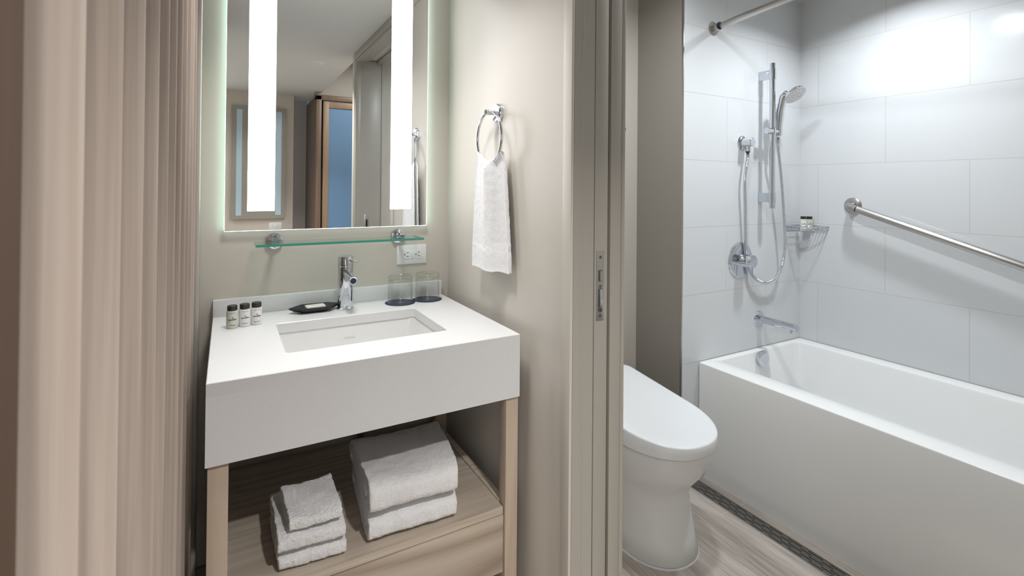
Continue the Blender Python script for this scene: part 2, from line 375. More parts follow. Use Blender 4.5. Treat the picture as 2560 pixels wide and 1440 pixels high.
# pocket door, pushed back into the wall, with its edge lock
door = bpy.data.objects.new('door_1', None); C.objects.link(door); door.location = (.869, YJ+.006, FZ); ORG['door_1'] = Vector(door.location); door['kind'] = 'structure'
obj('door_slab', B(.8470, .8912, YJ+.006, WY-.02, FZ+.01, 2.19, bev=.0015), 'trim', door)
XL = .866; dz = lambda v: 1.336-(v-459.4)*.000932
bm = B(XL-.0125, XL+.0125, YJ+.0045, YJ+.008, dz(838), dz(640), bev=.0006)
lp = obj('lock_plate', bm, 'steel', door)
for v in (657, 740, 824):
    bm = bmesh.new(); cyl(bm, (XL, YJ+.0046, dz(v)), (XL, YJ+.0034, dz(v)), .0042, n=20); cyl(bm, (XL, YJ+.0036, dz(v)), (XL, YJ+.0032, dz(v)), .0016, n=6); obj('screw', bm, 'dsteel', lp)
obj('latch_bolt', boxes((XL-.0065, XL+.0065, YJ+.0035, YJ+.006, dz(726), dz(694)), bev=.0005), 'dsteel', lp)
obj('latch_tongue', boxes((XL-.003, XL+.0045, YJ+.0015, YJ+.004, dz(724), dz(696)), bev=.0006), 'steel', lp)
obj('pull_recess', boxes((XL-.0065, XL+.0065, YJ+.0035, YJ+.006, dz(799), dz(746)), bev=.0005), 'dsteel', lp)
obj('edge_pull', boxes((XL-.003, XL+.0045, YJ+.001, YJ+.004, dz(797), dz(748)), bev=.0008), 'chrome', lp)
bm = bmesh.new(); lathe(bm, [(.0030, 0), (.0052, .0), (.0060, .0016), (.0038, .0022), (.003, .0005), (0, .0005)], (XL, YJ+.0046, dz(807)), (0, -1, 0), 24); obj('release_button', bm, 'dsteel', lp)
# strike on the near jamb
t = thing('strike_plate', 'small steel strike plate on the near doorway jamb, seen reflected in the mirror', 'strike plate', (.842, YN-.004, 1.095))
obj('plate', B(.8255, .859, YN-.005, YN-.0025, 1.0, 1.14, bev=.0005), 'steel', t)
obj('strike_opening', B(.837, .848, YN-.0030, YN-.0020, 1.05, 1.105), 'dark', t)
# small wall cap in the bathroom
bm = bmesh.new(); lathe(bm, [(0, -.006), (.008, -.006), (.009, -.003), (.009, 0)], (1.692, WY, 1.625), (0, 1, 0), 24)
tag(obj('wall_bumper', bm, 'dsteel', base=(1.692, WY, 1.625)), 'small round grey bumper on the wall beside the door edge', 'bumper')

# ------------------------------------------------------------------ slat screen
t = thing('slat_screen', 'screen of upright whitewashed walnut battens lining the left side of the picture', 'screen', (-.115, .9, FZ))
SLY = [.222]+[.3616+.1165*k for k in range(11)]
for k in range(-1, 11):
    y = SLY[k+1]
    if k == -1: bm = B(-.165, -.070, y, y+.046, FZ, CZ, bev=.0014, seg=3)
    else:
        bm = bmesh.new(); pr_ = [(-.165, y-.0095), (-.0865, y-.0095), (-.0835, y-.0088), (-.0725, y-.0020), (-.0704, y), (-.0700, y+.0010), (-.0700, y+.0036), (-.0706, y+.0045), (-.165, y+.0045)]  # chamfered tip catches light, imitating a shadow edge on a flat blade
        loft(bm, [[Vector((a, b_, z)) for a, b_ in pr_] for z in (FZ, CZ)], True, True)
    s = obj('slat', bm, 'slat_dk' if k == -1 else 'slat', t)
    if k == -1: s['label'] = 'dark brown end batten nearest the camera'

# ------------------------------------------------------------------ vanity stand
VL, VR, VF = -.0336, .7376, 1.2412; HC = .9145; HA = .7358
t = thing('vanity_stand', 'pale ash vanity stand with open shelf and one wide drawer', 'vanity stand', (.35, 1.55, FZ))
for x0, x1 in ((-.0294, .0105), (.700, .7395)):
    for y0, y1 in ((1.2520, 1.290), (1.805, 1.8430)):
        obj('leg', B(x0, x1, y0, y1, FZ, HA-.001, bev=.0012), 'ash_v', t)
sz = .422
bm = bmesh.new(); q = [(.0105, 1.2612), (.697, 1.2612), (.697, 1.838), (.452, 1.838), (.452, 1.775), (.395, 1.775), (.395, 1.838), (.0105, 1.838)]
loft(bm, [[Vector((a, b_, z)) for a, b_ in q] for z in (sz-.021, sz)], True, True)
obj('shelf_board', bm, 'ash', t)
for x0 in (.6985, -.010): obj('side_rail', B(x0, x0+.020, 1.290, 1.805, sz-.05, sz+.006, bev=.001), 'ash', t)
obj('drawer_front', B(.0125, .6985, 1.2605, 1.278, .236, sz-.0235, bev=.001), 'drawer', t)
obj('drawer_box', boxes((.02, .69, 1.279, 1.80, .245, .27), (.02, .04, 1.279, 1.80, .25, .38), (.67, .69, 1.279, 1.8, .25, .38), (.02, .69, 1.78, 1.80, .25, .38)), 'ash', t)
obj('bottom_rail', B(.0105, .700, 1.35, 1.37, .20, .232, bev=.001), 'ash', t)
obj('back_rail', B(.0105, .700, 1.815, 1.835, HA-.10, HA-.02, bev=.001), 'ash', t)

# ------------------------------------------------------------------ counter with apron and upstand
t = thing('countertop', 'thick white quartz countertop with deep front apron and low backsplash', 'countertop', ((VL+VR)/2, 1.55, HC))
sx0, sx1, sy0, sy1 = .1343, .5691, 1.3739, 1.6787
bm = bmesh.new()
e = .0015
loft(bm, [rrect(VL, VR, VF, WY, HC-.03, .0003), rrect(VL, VR, VF, WY, HC-e, .0003), rrect(VL+e, VR-e, VF+e, WY-e, HC, .0003),
          rrect(sx0-e, sx1+e, sy0-e, sy1+e, HC, .012), rrect(sx0, sx1, sy0, sy1, HC-e, .011), rrect(sx0, sx1, sy0, sy1, HC-.03, .011), rrect(VL, VR, VF, WY, HC-.03, .0003)])
obj('slab', bm, 'quartz', t)
obj('apron', boxes((VL, VR, VF, VF+.02, HA, HC-.03), (VL, VL+.02, VF+.02, WY, HA, HC-.03), (VR-.02, VR, VF+.02, WY, HA, HC-.03)), 'quartz', t, flat=True)
obj('backsplash', B(VL, VR-.0, 1.8468, WY, HC, .9680, bev=.001), 'quartz', t)

t = thing('sink', 'rectangular white undermount basin set into the countertop', 'sink', (.3517, 1.526, HC-.03))
bm = bmesh.new(); g = .004
zt = HC-.0302
loft(bm, [rrect(sx0-.025, sx1+.025, sy0-.022, sy1+.022, zt, .02), rrect(sx0-g, sx1+g, sy0-g, sy1+g, zt, .014), rrect(sx0-g+.002, sx1+g-.002, sy0-g+.002, sy1+g-.002, zt-.004, .02),
          rrect(sx0+.006, sx1-.006, sy0+.006, sy1-.006, zt-.075, .03), rrect(sx0+.016, sx1-.016, sy0+.016, sy1-.016, zt-.105, .04),
          rrect(sx0+.045, sx1-.045, sy0+.045, sy1-.045, zt-.118, .05), rrect(.33, .37, 1.505, 1.545, zt-.124, .019)], cap1=True)
bs = obj('basin', bm, 'porcelain', t)
bm = bmesh.new(); lathe(bm, [(0, 0), (.014, .001), (.021, .002), (.022, 0)], (.35, 1.525, zt-.1235)); obj('drain', bm, 'chrome', t)
bm = text_bm('KOHLER', .0095); bmesh.ops.rotate(bm, verts=bm.verts, matrix=Matrix.Rotation(PI/2, 3, 'X')); bmesh.ops.translate(bm, verts=bm.verts, vec=(.352, sy1-.0032, zt-.040))
obj('maker_mark', bm, mat('faint_grey_mark', (.66, .67, .67), .4), t, flat=True)

# pipe behind the shelf
bm = bmesh.new(); tube(bm, smooth_path([(.43, 1.845, .25), (.43, 1.845, .5), (.43, 1.84, .60), (.40, 1.81, .68), (.37, 1.7, .70)], 6), .012)
tag(obj('drain_pipe', bm, 'steel', base=(.43, 1.845, .25)), 'grey drain pipe behind the towels under the counter', 'pipe')

# ------------------------------------------------------------------ faucet
fx, fy = .3585, 1.782
t = thing('faucet', 'tall cylindrical chrome basin faucet behind the sink', 'faucet', (fx, fy, HC))
bm = bmesh.new(); lathe(bm, [(0, 0), (.0285, 0), (.0285, .0035), (.0270, .005), (.0255, .006), (.0255, .1455), (.0250, .1462), (0, .1462)], (fx, fy, HC), n=56); obj('body', bm, 'chrome', t)
bm = bmesh.new(); lathe(bm, [(0, .1466), (.0250, .1466), (.0256, .1474), (.0256, .178), (.0247, .1795), (0, .1795)], (fx, fy, HC), n=56); obj('cap', bm, 'chrome', t)
bm = bmesh.new(); cyl(bm, (fx, fy-.01, HC+.125), (fx+.001, fy-.118, HC+.1135), .0138, n=40); sp_ = obj('spout', bm, 'chrome', t)
bm = bmesh.new(); d = Vector((.001, -.108, -.0115)).normalized(); e0 = Vector((fx+.001, fy-.118, HC+.1135)); lathe(bm, [(.0095, .0), (.0095, .0006), (0, .0006)], e0, d, 32); obj('aerator', bm, 'coaster', sp_)
bm = bmesh.new(); cyl(bm, (fx+.006, fy-.02, HC+.167), (fx+.014, fy-.085, HC+.170), .0030, n=16); cyl(bm, (fx+.013, fy-.079, HC+.170), (fx+.0145, fy-.088, HC+.1703), .0042, n=16); obj('lever', bm, 'chrome', t)

# ------------------------------------------------------------------ lighted mirror
MX0, MX1, MZ0, MZ1, MY = -.0047, .6719, 1.1864, 2.16, 1.8468
t = thing('lighted_mirror', 'tall frameless wall mirror with two bright white light strips above the vanity', 'mirror', ((MX0+MX1)/2, WY, MZ0))
obj('backing_panel', B(MX0+.004, MX1-.004, MY+.007, WY-.0005, MZ0+.004, MZ1-.004), 'plastic', t, flat=True)
obj('mirror_glass', B(MX0, MX1, MY, MY+.006, MZ0, MZ1), 'mirror', t, flat=True)
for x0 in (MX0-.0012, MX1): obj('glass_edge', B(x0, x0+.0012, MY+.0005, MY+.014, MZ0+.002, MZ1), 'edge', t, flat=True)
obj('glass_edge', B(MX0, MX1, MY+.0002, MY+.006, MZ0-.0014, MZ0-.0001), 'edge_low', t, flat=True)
for x0, x1 in ((.0592, .1400), (.5298, .6092)): obj('light_strip', B(x0, x1, MY-.0006, MY, 1.250, 2.11), 'strip', t, flat=True)

# ------------------------------------------------------------------ glass shelf
t = thing('glass_shelf', 'narrow clear green-edged glass shelf below the mirror', 'shelf', (.353, WY, 1.146))
pz = 1.1418
bm = B(.0815, .6245, 1.742, 1.851, pz, pz+.0075); sh = obj('glass_panel', bm, 'shelfglass', t, flat=True)
obj('front_edge', boxes((.0812, .6248, 1.7405, 1.7418, pz, pz+.0075), (.0803, .0812, 1.7405, 1.851, pz, pz+.0075), (.6248, .6257, 1.7405, 1.851, pz, pz+.0075), bev=0), 'shelfedge', t, flat=True)
for cx in (.1412, .5655):
    bm = bmesh.new(); lathe(bm, [(0, -.013), (.0235, -.013), (.0262, -.0115), (.0275, -.008), (.0275, 0), (0, 0)], (cx, WY, 1.148), (0, 1, 0), 48); ro = obj('rosette', bm, 'chrome', t)
    bm = bmesh.new(); cyl(bm, (cx, WY-.012, 1.1565), (cx-.004, 1.79, 1.1535), .0055, n=20); cyl(bm, (cx, WY-.012, 1.136), (cx-.004, 1.79, 1.1375), .0045, n=20); obj('clamp', bm, 'chrome', ro)

# ------------------------------------------------------------------ electrical outlets
def outlet(name, label, x0, x1, z0, z1, y, s):
    """s=-1 faces -y, s=+1 faces +y"""
    t = thing(name, label, 'outlet', ((x0+x1)/2, y, (z0+z1)/2))
    Y = lambda d: y+s*d
    def bx(a, b, d0, d1, c, d, bev=0): return B(a, b, min(Y(d0), Y(d1)), max(Y(d0), Y(d1)), c, d, bev=bev)
    obj('cover_plate', bx(x0, x1, 0, .006, z0, z1, .0022), 'plastic', t)
    cx, cz = (x0+x1)/2, (z0+z1)/2
    fc = obj('receptacle', bx(cx-.0345, cx+.0345, .005, .0075, cz-.0172, cz+.0172, .0008), 'plastic', t)
    for k, dx in enumerate((-.020, .024)):
        obj('ground_hole', bx(cx+dx-.0105, cx+dx-.0068, .0070, .0077, cz-.0022, cz+.0022), 'dark', fc)
        for dzz in (-.0062, .0072): obj('slot', bx(cx+dx-.001, cx+dx+.0068, .0070, .0077, cz+dzz-.0009, cz+dzz+.0009), 'dark', fc)
    obj('test_button', bx(cx-.0035, cx+.0035, .0070, .0082, cz-.008, cz+.008, .0004), 'plastic', fc)
    obj('indicator', bx(cx-.0015, cx+.0015, .0070, .0079, cz-.0150, cz-.0125), mat('green_led', (.2, .6, .1), .4), fc)
    for dx in (-.049, .049):
        bm = bmesh.new(); lathe(bm, [(0, .0072), (.0024, .0070), (.003, .006)], (cx+dx, y, cz), (0, s, 0), 16); obj('screw', bm, 'plastic', t)
    return t
outlet('wall_outlet', 'white ground fault outlet plate on the wall below the glass shelf', .5615, .6790, 1.0385, 1.1118, WY, -1)
outlet('wall_outlet', 'white outlet plate reflected in the mirror, below the far unlit mirror', .374, .492, .888, .960, -1.91, 1)

# ------------------------------------------------------------------ things on the counter
def bottle(label, loc, bodymat, name_text, cat='bottle', group=None, rotz=0):
    t = thing('toiletry_bottle', label, cat, loc, group)
    x, y, z = loc
    bm = bmesh.new(); lathe(bm, [(0, 0), (.0138, 0), (.0152, .0015), (.0152, .048), (.0148, .0505), (.0128, .0515), (0, .0515)], loc, n=40); bd = obj('body', bm, bodymat, t)
    bm = bmesh.new(); lathe(bm, [(.0, .0512), (.0130, .0512), (.0133, .052), (.0133, .0650), (.0125, .0661), (0, .0661)], loc, n=40); obj('cap', bm, 'cap', t)
    R_ = .01535
    parts = [('Shea + apple', .0032, .0455, 'ink_grey', 0), ('le', .0056, .0322, 'ink', .00012), ('grandbain', .0056, .0270, 'ink', .00014), (name_text, .0036, .0105, 'ink', 0)]
    for s, size, h, im, bo in parts:
        tb = text_bm(s, size, bo)
        bmesh.ops.subdivide_edges(tb, edges=[e for e in tb.edges if e.calc_length() > .0012], cuts=1)
        for v in tb.verts:
            a = v.co.x/R_ + .10; rr = R_+v.co.z
            v.co = Vector((x+rr*math.sin(a), y-rr*math.cos(a), z+h+v.co.y))
        obj('lettering', tb, im, bd, flat=True)
    t.rotation_euler = (0, 0, rotz)
    return t
g = 'toiletry bottles in a row on the counter'
b1 = bottle('clear shampoo bottle with brown cap, left end of the row on the counter', (.0185, 1.692, HC), 'vial_clear', 'Shampoo', group=g)
b2 = bottle('white conditioner bottle with brown cap, middle of the row on the counter', (.0510, 1.699, HC), 'vial', 'Conditioner', group=g)
b3 = bottle('white body lotion bottle with brown cap, right end of the row on the counter', (.0830, 1.706, HC), 'vial', 'Body Lotion', group=g)

# soap dish, a folded hexagon, with a wrapped soap bar
dx, dy = .262, 1.789
t = tag(obj('soap_dish', (lambda bm: (loft(bm, [
    [Vector((dx+a*k, dy+b*k2, HC+z)) for a, b in ((-.082, -.006), (-.046, -.036), (.040, -.036), (.082, .006), (.046, .036), (-.040, .036))]
    for k, k2, z in ((.55, .55, .0005), (.80, .80, .006), (.97, .97, .0135), (1.0, 1.0, .0175), (.985, .985, .0190), (.95, .94, .0180), (.72, .70, .0105), (.45, .45, .0080))], True, True), bm)[1])(bmesh.new()), 'slate', ang=25, base=(dx, dy, HC)),
    'shallow black hexagonal soap dish on the counter left of the faucet', 'soap dish')
t = thing('soap_bar', 'small cream wrapped soap bar lying in the black dish', 'soap', (.262, 1.778, HC+.012))
rz = Matrix.Rotation(.08, 4, 'Z')
bm = B(-.030, .030, -.018, .018, -.001, .0105, bev=.0024, seg=3); bmesh.ops.transform(bm, matrix=Matrix.Translation((.261, 1.776, HC+.0125)) @ rz, verts=bm.verts); wr = obj('wrapper', bm, 'soap', t)
bm = text_bm('le grandbain', .0052); bmesh.ops.transform(bm, matrix=Matrix.Translation((.262, 1.776, HC+.0231)) @ rz, verts=bm.verts); obj('lettering', bm, 'ink_grey', wr, flat=True)

def coaster(label, x, y):
    bm = bmesh.new(); lathe(bm, [(0, .0), (.0535, 0), (.054, .0006), (.0535, .0013), (0, .0013)], (x, y, HC), n=56)
    o = tag(obj('coaster', bm, 'coaster', base=(x, y, HC)), label, 'coaster', 'navy coasters under the glasses')
    bm = text_bm('wilt', .012); bmesh.ops.translate(bm, verts=bm.verts, vec=(x, y-.004, HC+.00145)); obj('logo', bm, 'ink_lt', o, flat=True)
def tumbler(label, x, y):
    z = HC+.0015; H = .098
    t = thing('drinking_glass', label, 'glass', (x, y, z), 'upturned drinking glasses')
    bm = bmesh.new()   # mouth down
    lathe(bm, [(.0425, .0015), (.0435, 0), (.0445, .0012), (.0442, .06), (.0432, .078), (.0412, .077), (.0422, .06), (.0425, .0015)], (x, y, z), n=64)
    bmesh.ops.remove_doubles(bm, verts=bm.verts, dist=1e-5); obj('glass_wall', bm, 'tumbler', t)
    bm = bmesh.new()
    lathe(bm, [(0, .0795), (.036, .079), (.0430, .0785), (.0428, .082), (.0438, .0845), (.0441, .090), (.0425, .0965), (.038, H), (.024, H), (.020, H-.003), (0, H-.0035)], (x, y, z), n=64)
    obj('glass_base', bm, 'tumbler_base', t)
for x, y, s in ((.5505, 1.778, 'left'), (.6555, 1.784, 'right')):
    coaster('round navy coaster under the %s one of the two upturned glasses' % s, x, y)
    tumbler('clear upturned tumbler, the %s one of the pair, beside the backsplash' % s, x, y)

# ------------------------------------------------------------------ towels
def fuzz(v, amp, f):
    return noise.noise_vector(Vector(v)*f)*amp
def folded(label, cat_group, FL, FR, BR, BL, z0, hf, hb, layers=4, nx=104, band=False, name='folded_towel', sag=.004):
    """folded towel: footprint corners (front/back left/right), thickness front hf / back hb; rounded fold at the front"""
    FL, FR, BR, BL = [Vector((*p, 0)) for p in (FL, FR, BR, BL)]
    nc = 132; bm = bmesh.new()
    def section(k, ins=0.):
        s = []
        for i in range(nc):
            a = 2*PI*i/nc
            c, sn = math.cos(a), math.sin(a)
            ex = .42 if c < 0 else .62           # superellipse, rounder at the front (c<0)
            u = .5+.5*math.copysign(abs(c)**(.35 if c > 0 else .72), c); w = .5+.5*math.copysign(abs(sn)**(.42 if sn < 0 else .62), sn)
            u = .5+(u-.5)*(1-ins*.55); w = .5+(w-.5)*(1-ins)
            s.append((u, w))
        return s
    def place(x, u, w, ins=0):
        p = FL.lerp(FR, x).lerp(BL.lerp(BR, x), u)
        h = hf+(hb-hf)*u
        z = z0+w*h
        if w > .5: z -= sag*math.sin(PI*x)*.5*(w-.5)*2 - .0025*math.sin(x*5+u*7+z0*40)
        return Vector((p.x, p.y, z))
    loops = []
    for k, (ins, off) in enumerate([(.88, .006), (.80, -.009), (.68, .007), (.58, -.010), (.46, .007), (.36, -.009), (.22, .006), (.12, -.004)][::-1][:2*layers][::-1]):
        loops.append([place(off*2+.012, u, w) for u, w in section(0, ins)])
    rim = .015
    for k in range(nx+1):
        x = k/nx; ins = .05*(1-min(1, min(x, 1-x)/rim))**2 if min(x, 1-x) < rim else 0
        loops.append([place(x, u, w) for u, w in section(x, ins)])
    for k, (ins, off) in enumerate([(.12, 0), (.3, -.01), (.6, -.012), (.85, -.012)]):
        loops.append([place(1+off, u, w) for u, w in section(1, ins)])
    loft(bm, loops, True, True)
    for v in bm.verts:
        p = v.co.copy()
        d = fuzz(p, .0026, 30)+fuzz(p, .0012, 150)+fuzz(p, .0017, 400)
        n_ = Vector((d.x*.7, d.y, d.z*.9))
        v.co += n_
        if v.co.z < z0+.0006: v.co.z = z0+.0006
    c = (FL+FR+BR+BL)/4
    return tag(obj(name, bm, 'terry', ang=80, base=(c.x, c.y, z0)), label, 'towel', cat_group)
gb = 'large folded bath towels'
folded('large white bath towel, bottom of the right stack on the vanity shelf', gb, (.322, 1.283), (.560, 1.272), (.628, 1.60), (.348, 1.60), sz, .0730, .064)
folded('large thick white bath towel, top of the right stack on the vanity shelf', gb, (.320, 1.268), (.556, 1.256), (.630, 1.615), (.342, 1.615), sz+.074, .098, .052, sag=.006)
gh = 'white hand towels in the left stack'
folded('white hand towel, bottom of the left stack on the shelf', gh, (.116, 1.292), (.268, 1.280), (.270, 1.49), (.112, 1.49), sz, .0440, .043, 3, 70)
folded('white hand towel, middle of the left stack on the shelf', gh, (.113, 1.284), (.264, 1.272), (.268, 1.50), (.110, 1.50), sz+.045, .0475, .044, 3, 70)
w = folded('small white washcloth on top of the left towel stack', None, (.137, 1.283), (.256, 1.277), (.253, 1.432), (.128, 1.428), sz+.093, .036, .046, 2, 64, name='folded_washcloth')

# ------------------------------------------------------------------ towel ring and hand towel
RX, RY, RZ = .735, 1.4445, 1.577
t = thing('towel_ring', 'chrome towel ring on the beige wall right of the mirror', 'towel ring', (XT, RY, RZ))
bm = bmesh.new(); lathe(bm, [(0, -.014), (.027, -.014), (.030, -.0115), (.031, -.008), (.031, 0), (0, 0)], (XT, RY, RZ), (1, 0, 0), 48); obj('rosette', bm, 'chrome', t)
bm = bmesh.new(); cyl(bm, (XT-.013, RY, RZ), (RX-.014, RY, RZ), .0085, n=28); obj('post', bm, 'chrome', t)
rr = .086; rc = Vector((RX, RY, RZ-rr+.003))
bm = bmesh.new(); tube(bm, [rc+Vector((0, math.sin(a)*rr, math.cos(a)*rr)) for a in [2*PI*i/80 for i in range(80)]], .0048, 16, closed=True); obj('ring', bm, 'chrome', t)

t = thing('hand_towel', 'white terry hand towel hanging from the chrome ring', 'towel', (RX, RY, 1.42))
TL = .355; RC = .0095
def towel_pt(tt, d):
    """tt 0..1 across (0 = end near the corner), d: signed length from the ring bottom, negative = front layer"""
    ztop = rc.z-rr+.0048+RC-.002; q = RC*PI/2
    if abs(d) < q: x = RC*math.sin(d/RC); z = ztop+RC*(math.cos(d/RC)-1)
    else: x = math.copysign(RC, d); z = ztop-RC-(abs(d)-q)
    f = min(1, abs(d)/TL)
    wid = .135+.085*min(1, f*1.15)**.6
    y = RY-.004-.010*f-(tt-.5)*wid
    yy = y-RY+.004
    z += (rr-math.sqrt(max(1e-4, rr*rr-min(yy*yy, rr*rr*.7))))*.8*max(0, 1-f/.5)**1.5
    g_ = min(1, abs(d)/.03)
    fold = .0065*math.sin(tt*8.5+.4)+.0035*math.sin(tt*19+1.2)*math.exp(-f*2.5)
    if d < 0:
        x += -.004*g_+fold*(.35+.65*g_)
        if tt > .70: x += .016*min(1, (tt-.70)/.07)*g_; z += .002*g_
    else:
        x += .004*g_+fold*.3; y -= .006*g_
    return Vector((min(RX+x, XT-.006), y, z))
def towel_sheet(d0, d1, nt_, thick):
    bm = bmesh.new(); G = []; d = d0; ds = [d0]
    while d < d1-1e-6:
        d = min(d1, d+(.0012 if abs(d) < .017 else .0045)); ds.append(d)
    V = [[bm.verts.new(towel_pt(j/nt_, d)+(fuzz(towel_pt(j/nt_, d), .0008, 240)+fuzz(towel_pt(j/nt_, d), .0012, 60))*min(1, .25+abs(d)/.03)) for j in range(nt_+1)] for d in ds]
    for a, b in zip(V, V[1:]):
        for j in range(nt_): bm.faces.new([a[j], a[j+1], b[j+1], b[j]])
    bm.normal_update()
    bmesh.ops.solidify(bm, geom=bm.faces[:], thickness=thick)
    return bm
obj('cloth', towel_sheet(-TL+.085, TL-.005, 56, .0045), 'terry', t, ang=80)
obj('woven_band', towel_sheet(-TL+.062, -TL+.085, 56, .003), 'weave', t, ang=80)
obj('cloth_end', towel_sheet(-TL+.010, -TL+.062, 56, .0048), 'terry', t, ang=80)
obj('hem', towel_sheet(-TL, -TL+.010, 56, .003), 'weave', t, ang=80)

# ------------------------------------------------------------------ shower fittings
t = thing('shower_slide_bar', 'vertical chrome slide bar on the tiled wall', 'slide bar', (2.3305, YS, 1.24))
bx_, by_ = 2.3305, 1.5093
bm = bmesh.new(); cyl(bm, (bx_, by_, 1.2425), (bx_, by_, 1.957), .0135, n=32); obj('bar', bm, 'chrome', t)
for z0, z1 in ((1.880, 1.926), (1.272, 1.318)):
    bm = B(bx_-.0075, bx_+.0075, by_, YS, z0, z1, bev=.002); br_ = obj('bracket', bm, 'chrome', t)
    bm = bmesh.new(); cyl(bm, (bx_, by_, z0-.003), (bx_, by_, z1+.003), .0165, n=32); obj('collar', bm, 'chrome', br_)
zs = 1.622
bm = bmesh.new(); cyl(bm, (bx_, by_, zs-.016), (bx_, by_, zs+.016), .0178, n=32); cyl(bm, (bx_-.034, by_, zs), (bx_+.036, by_-.004, zs), .0135, n=28); sl = obj('slider', bm, 'chrome', t)
bm = bmesh.new(); cyl(bm, (bx_-.046, by_, zs), (bx_-.030, by_, zs), .0155, n=28); obj('knob', bm, 'chrome', sl)
hx, hy = bx_+.040, by_-.006
bm = bmesh.new(); lathe(bm, [(.0115, -.020), (.0165, -.020), (.0180, .020), (.0150, .020), (.0115, -.020)], (hx, hy, zs), n=28); obj('holder', bm, 'chrome', sl)

t = thing('hand_shower', 'chrome hand shower with white spray face resting in the slide bar holder', 'hand shower', (hx, hy, zs))
hn = Vector((-.067, -.574, -.68)).normalized(); hm = Vector((.66, -.56, .50)).normalized()
hc = onY(1988, 237, 1.432); he = hc-hm*.046-hn*.021
hp = smooth_path([(hx-.001, hy, zs-.02), (hx, hy-.001, zs+.02), (hx-.001, hy-.004, zs+.06), (hx-.005, hy-.011, zs+.10), (hx-.009, hy-.022, zs+.135), tuple(he), tuple(he+hm*.02)], 8)
rad = [.0110+.0050*min(1, i/10)+.004*math.exp(-((i-20)/9)**2)+(.006*max(0, (i-30)/18) if i < 44 else .0084-.0008*(i-44)) for i in range(len(hp))]
bm = bmesh.new(); tube(bm, hp, rad, 24); obj('handle', bm, 'chrome', t)
bm = bmesh.new(); lathe(bm, [(0, -.026), (.020, -.025), (.038, -.019), (.049, -.010), (.0535, -.002), (.053, .002), (.050, .004), (0, .004)], hc, hn, 48); hd = obj('head', bm, 'chrome', t)
bm = bmesh.new(); lathe(bm, [(0, .0095), (.026, .0085), (.041, .0062), (.0495, .0038), (.0495, .002)], hc, hn, 48); spp = obj('spray_face', bm, 'spray', hd)
bm = bmesh.new(); a_, u_, w_ = frame(hn)
for rr_, k in ((.012, 6), (.022, 12), (.032, 18)):
    for i in range(k):
        a = 2*PI*i/k; p = hc+a_*.0085+(u_*math.cos(a)+w_*math.sin(a))*rr_; cyl(bm, p-a_*.003*(rr_/.02), p+a_*.002, .0014, n=8)
obj('nozzles', bm, 'spray', spp)

ox, oz = 2.1955, 1.563
t = thing('hose_outlet', 'chrome wall elbow where the shower hose starts', 'hose outlet', (ox, YS, oz))
bm = bmesh.new(); lathe(bm, [(0, -.006), (.030, -.006), (.0345, -.003), (.035, 0), (0, 0)], (ox, YS, oz), (0, 1, 0), 40); obj('flange', bm, 'chrome', t)
bm = bmesh.new(); cyl(bm, (ox, YS-.005, oz), (ox, YS-.060, oz), .0215, n=36, bev=.002); obj('body', bm, 'chrome', t)
bm = bmesh.new(); cyl(bm, (ox+.002, YS-.030, oz-.018), (ox+.002, YS-.030, oz-.044), .0125, n=8); nz = obj('nut', bm, 'chrome', t)
bm = bmesh.new(); cyl(bm, (ox+.002, YS-.030, oz-.044), (ox+.002, YS-.030, oz-.049), .0105, n=20); obj('washer', bm, 'black', nz)
# hose: points unprojected on a plane near the wall
HP = [(ox+.002, YS-.030, oz-.049), (ox+.002, YS-.030, oz-.08)]
for u, v, Y in ((1862, 450, 1.553), (1863, 520, 1.556), (1864, 600, 1.562), (1868, 645, 1.562), (1877, 680, 1.558), (1893, 700, 1.552), (1915, 707, 1.545), (1938, 696, 1.54), (1954, 668, 1.535), (1962, 620, 1.53), (1961, 560, 1.525), (1956, 480, 1.518), (1951, 420, 1.512)):
    HP.append(tuple(onY(u, v, Y)))
HP += [(hx-.001, hy+.001, zs-.07), (hx-.001, hy, zs-.03)]
path = smooth_path(HP, 68)
bm = bmesh.new(); tube(bm, path, [(.0064, .0073, .0079, .0073)[i % 4] for i in range(len(path))], 12)
tag(obj('shower_hose', bm, 'chrome', ang=70, base=HP[0]), 'flexible ribbed chrome hose looping from wall elbow to hand shower', 'hose')

vx, vz = 2.1845, .990
t = thing('shower_valve', 'round chrome shower valve with cylindrical handle on the tiled wall', 'valve', (vx, YS, vz))
bm = bmesh.new(); lathe(bm, [(0, -.007), (.082, -.007), (.0865, -.005), (.088, 0), (0, 0)], (vx, YS, vz), (0, 1, 0), 72); obj('trim_plate', bm, 'chrome', t)
bm = bmesh.new(); lathe(bm, [(.0308, 0), (.0308, .014), (.0300, .0145), (.0308, .015), (.0308, .031), (.0300, .0315), (.0308, .032), (.0308, .042), (0, .042)], (vx, YS-.005, vz), (0, -1, 0), 48); obj('sleeve', bm, 'chrome', t)
bm = bmesh.new(); lathe(bm, [(.0275, .0), (.0315, .0006), (.032, .002), (.032, .026), (.030, .029), (0, .030)], (vx, YS-.045, vz), (0, -1, 0), 48); kn = obj('handle', bm, 'chrome', t)
bm = bmesh.new(); cyl(bm, (vx+.001, YS-.066, vz-.028), (vx+.001, YS-.068, vz-.072), .0030, n=14); obj('lever', bm, 'chrome', kn)
bm = bmesh.new(); cyl(bm, (vx+.001, YS-.038, vz-.024), (vx+.001, YS-.039, vz-.098), .0034, n=14); obj('diverter_lever', bm, 'chrome', t)
bm = bmesh.new(); cyl(bm, (vx, YS-.056, vz+.030), (vx, YS-.056, vz+.0365), .004, n=14); obj('stop_button', bm, 'chrome', kn)

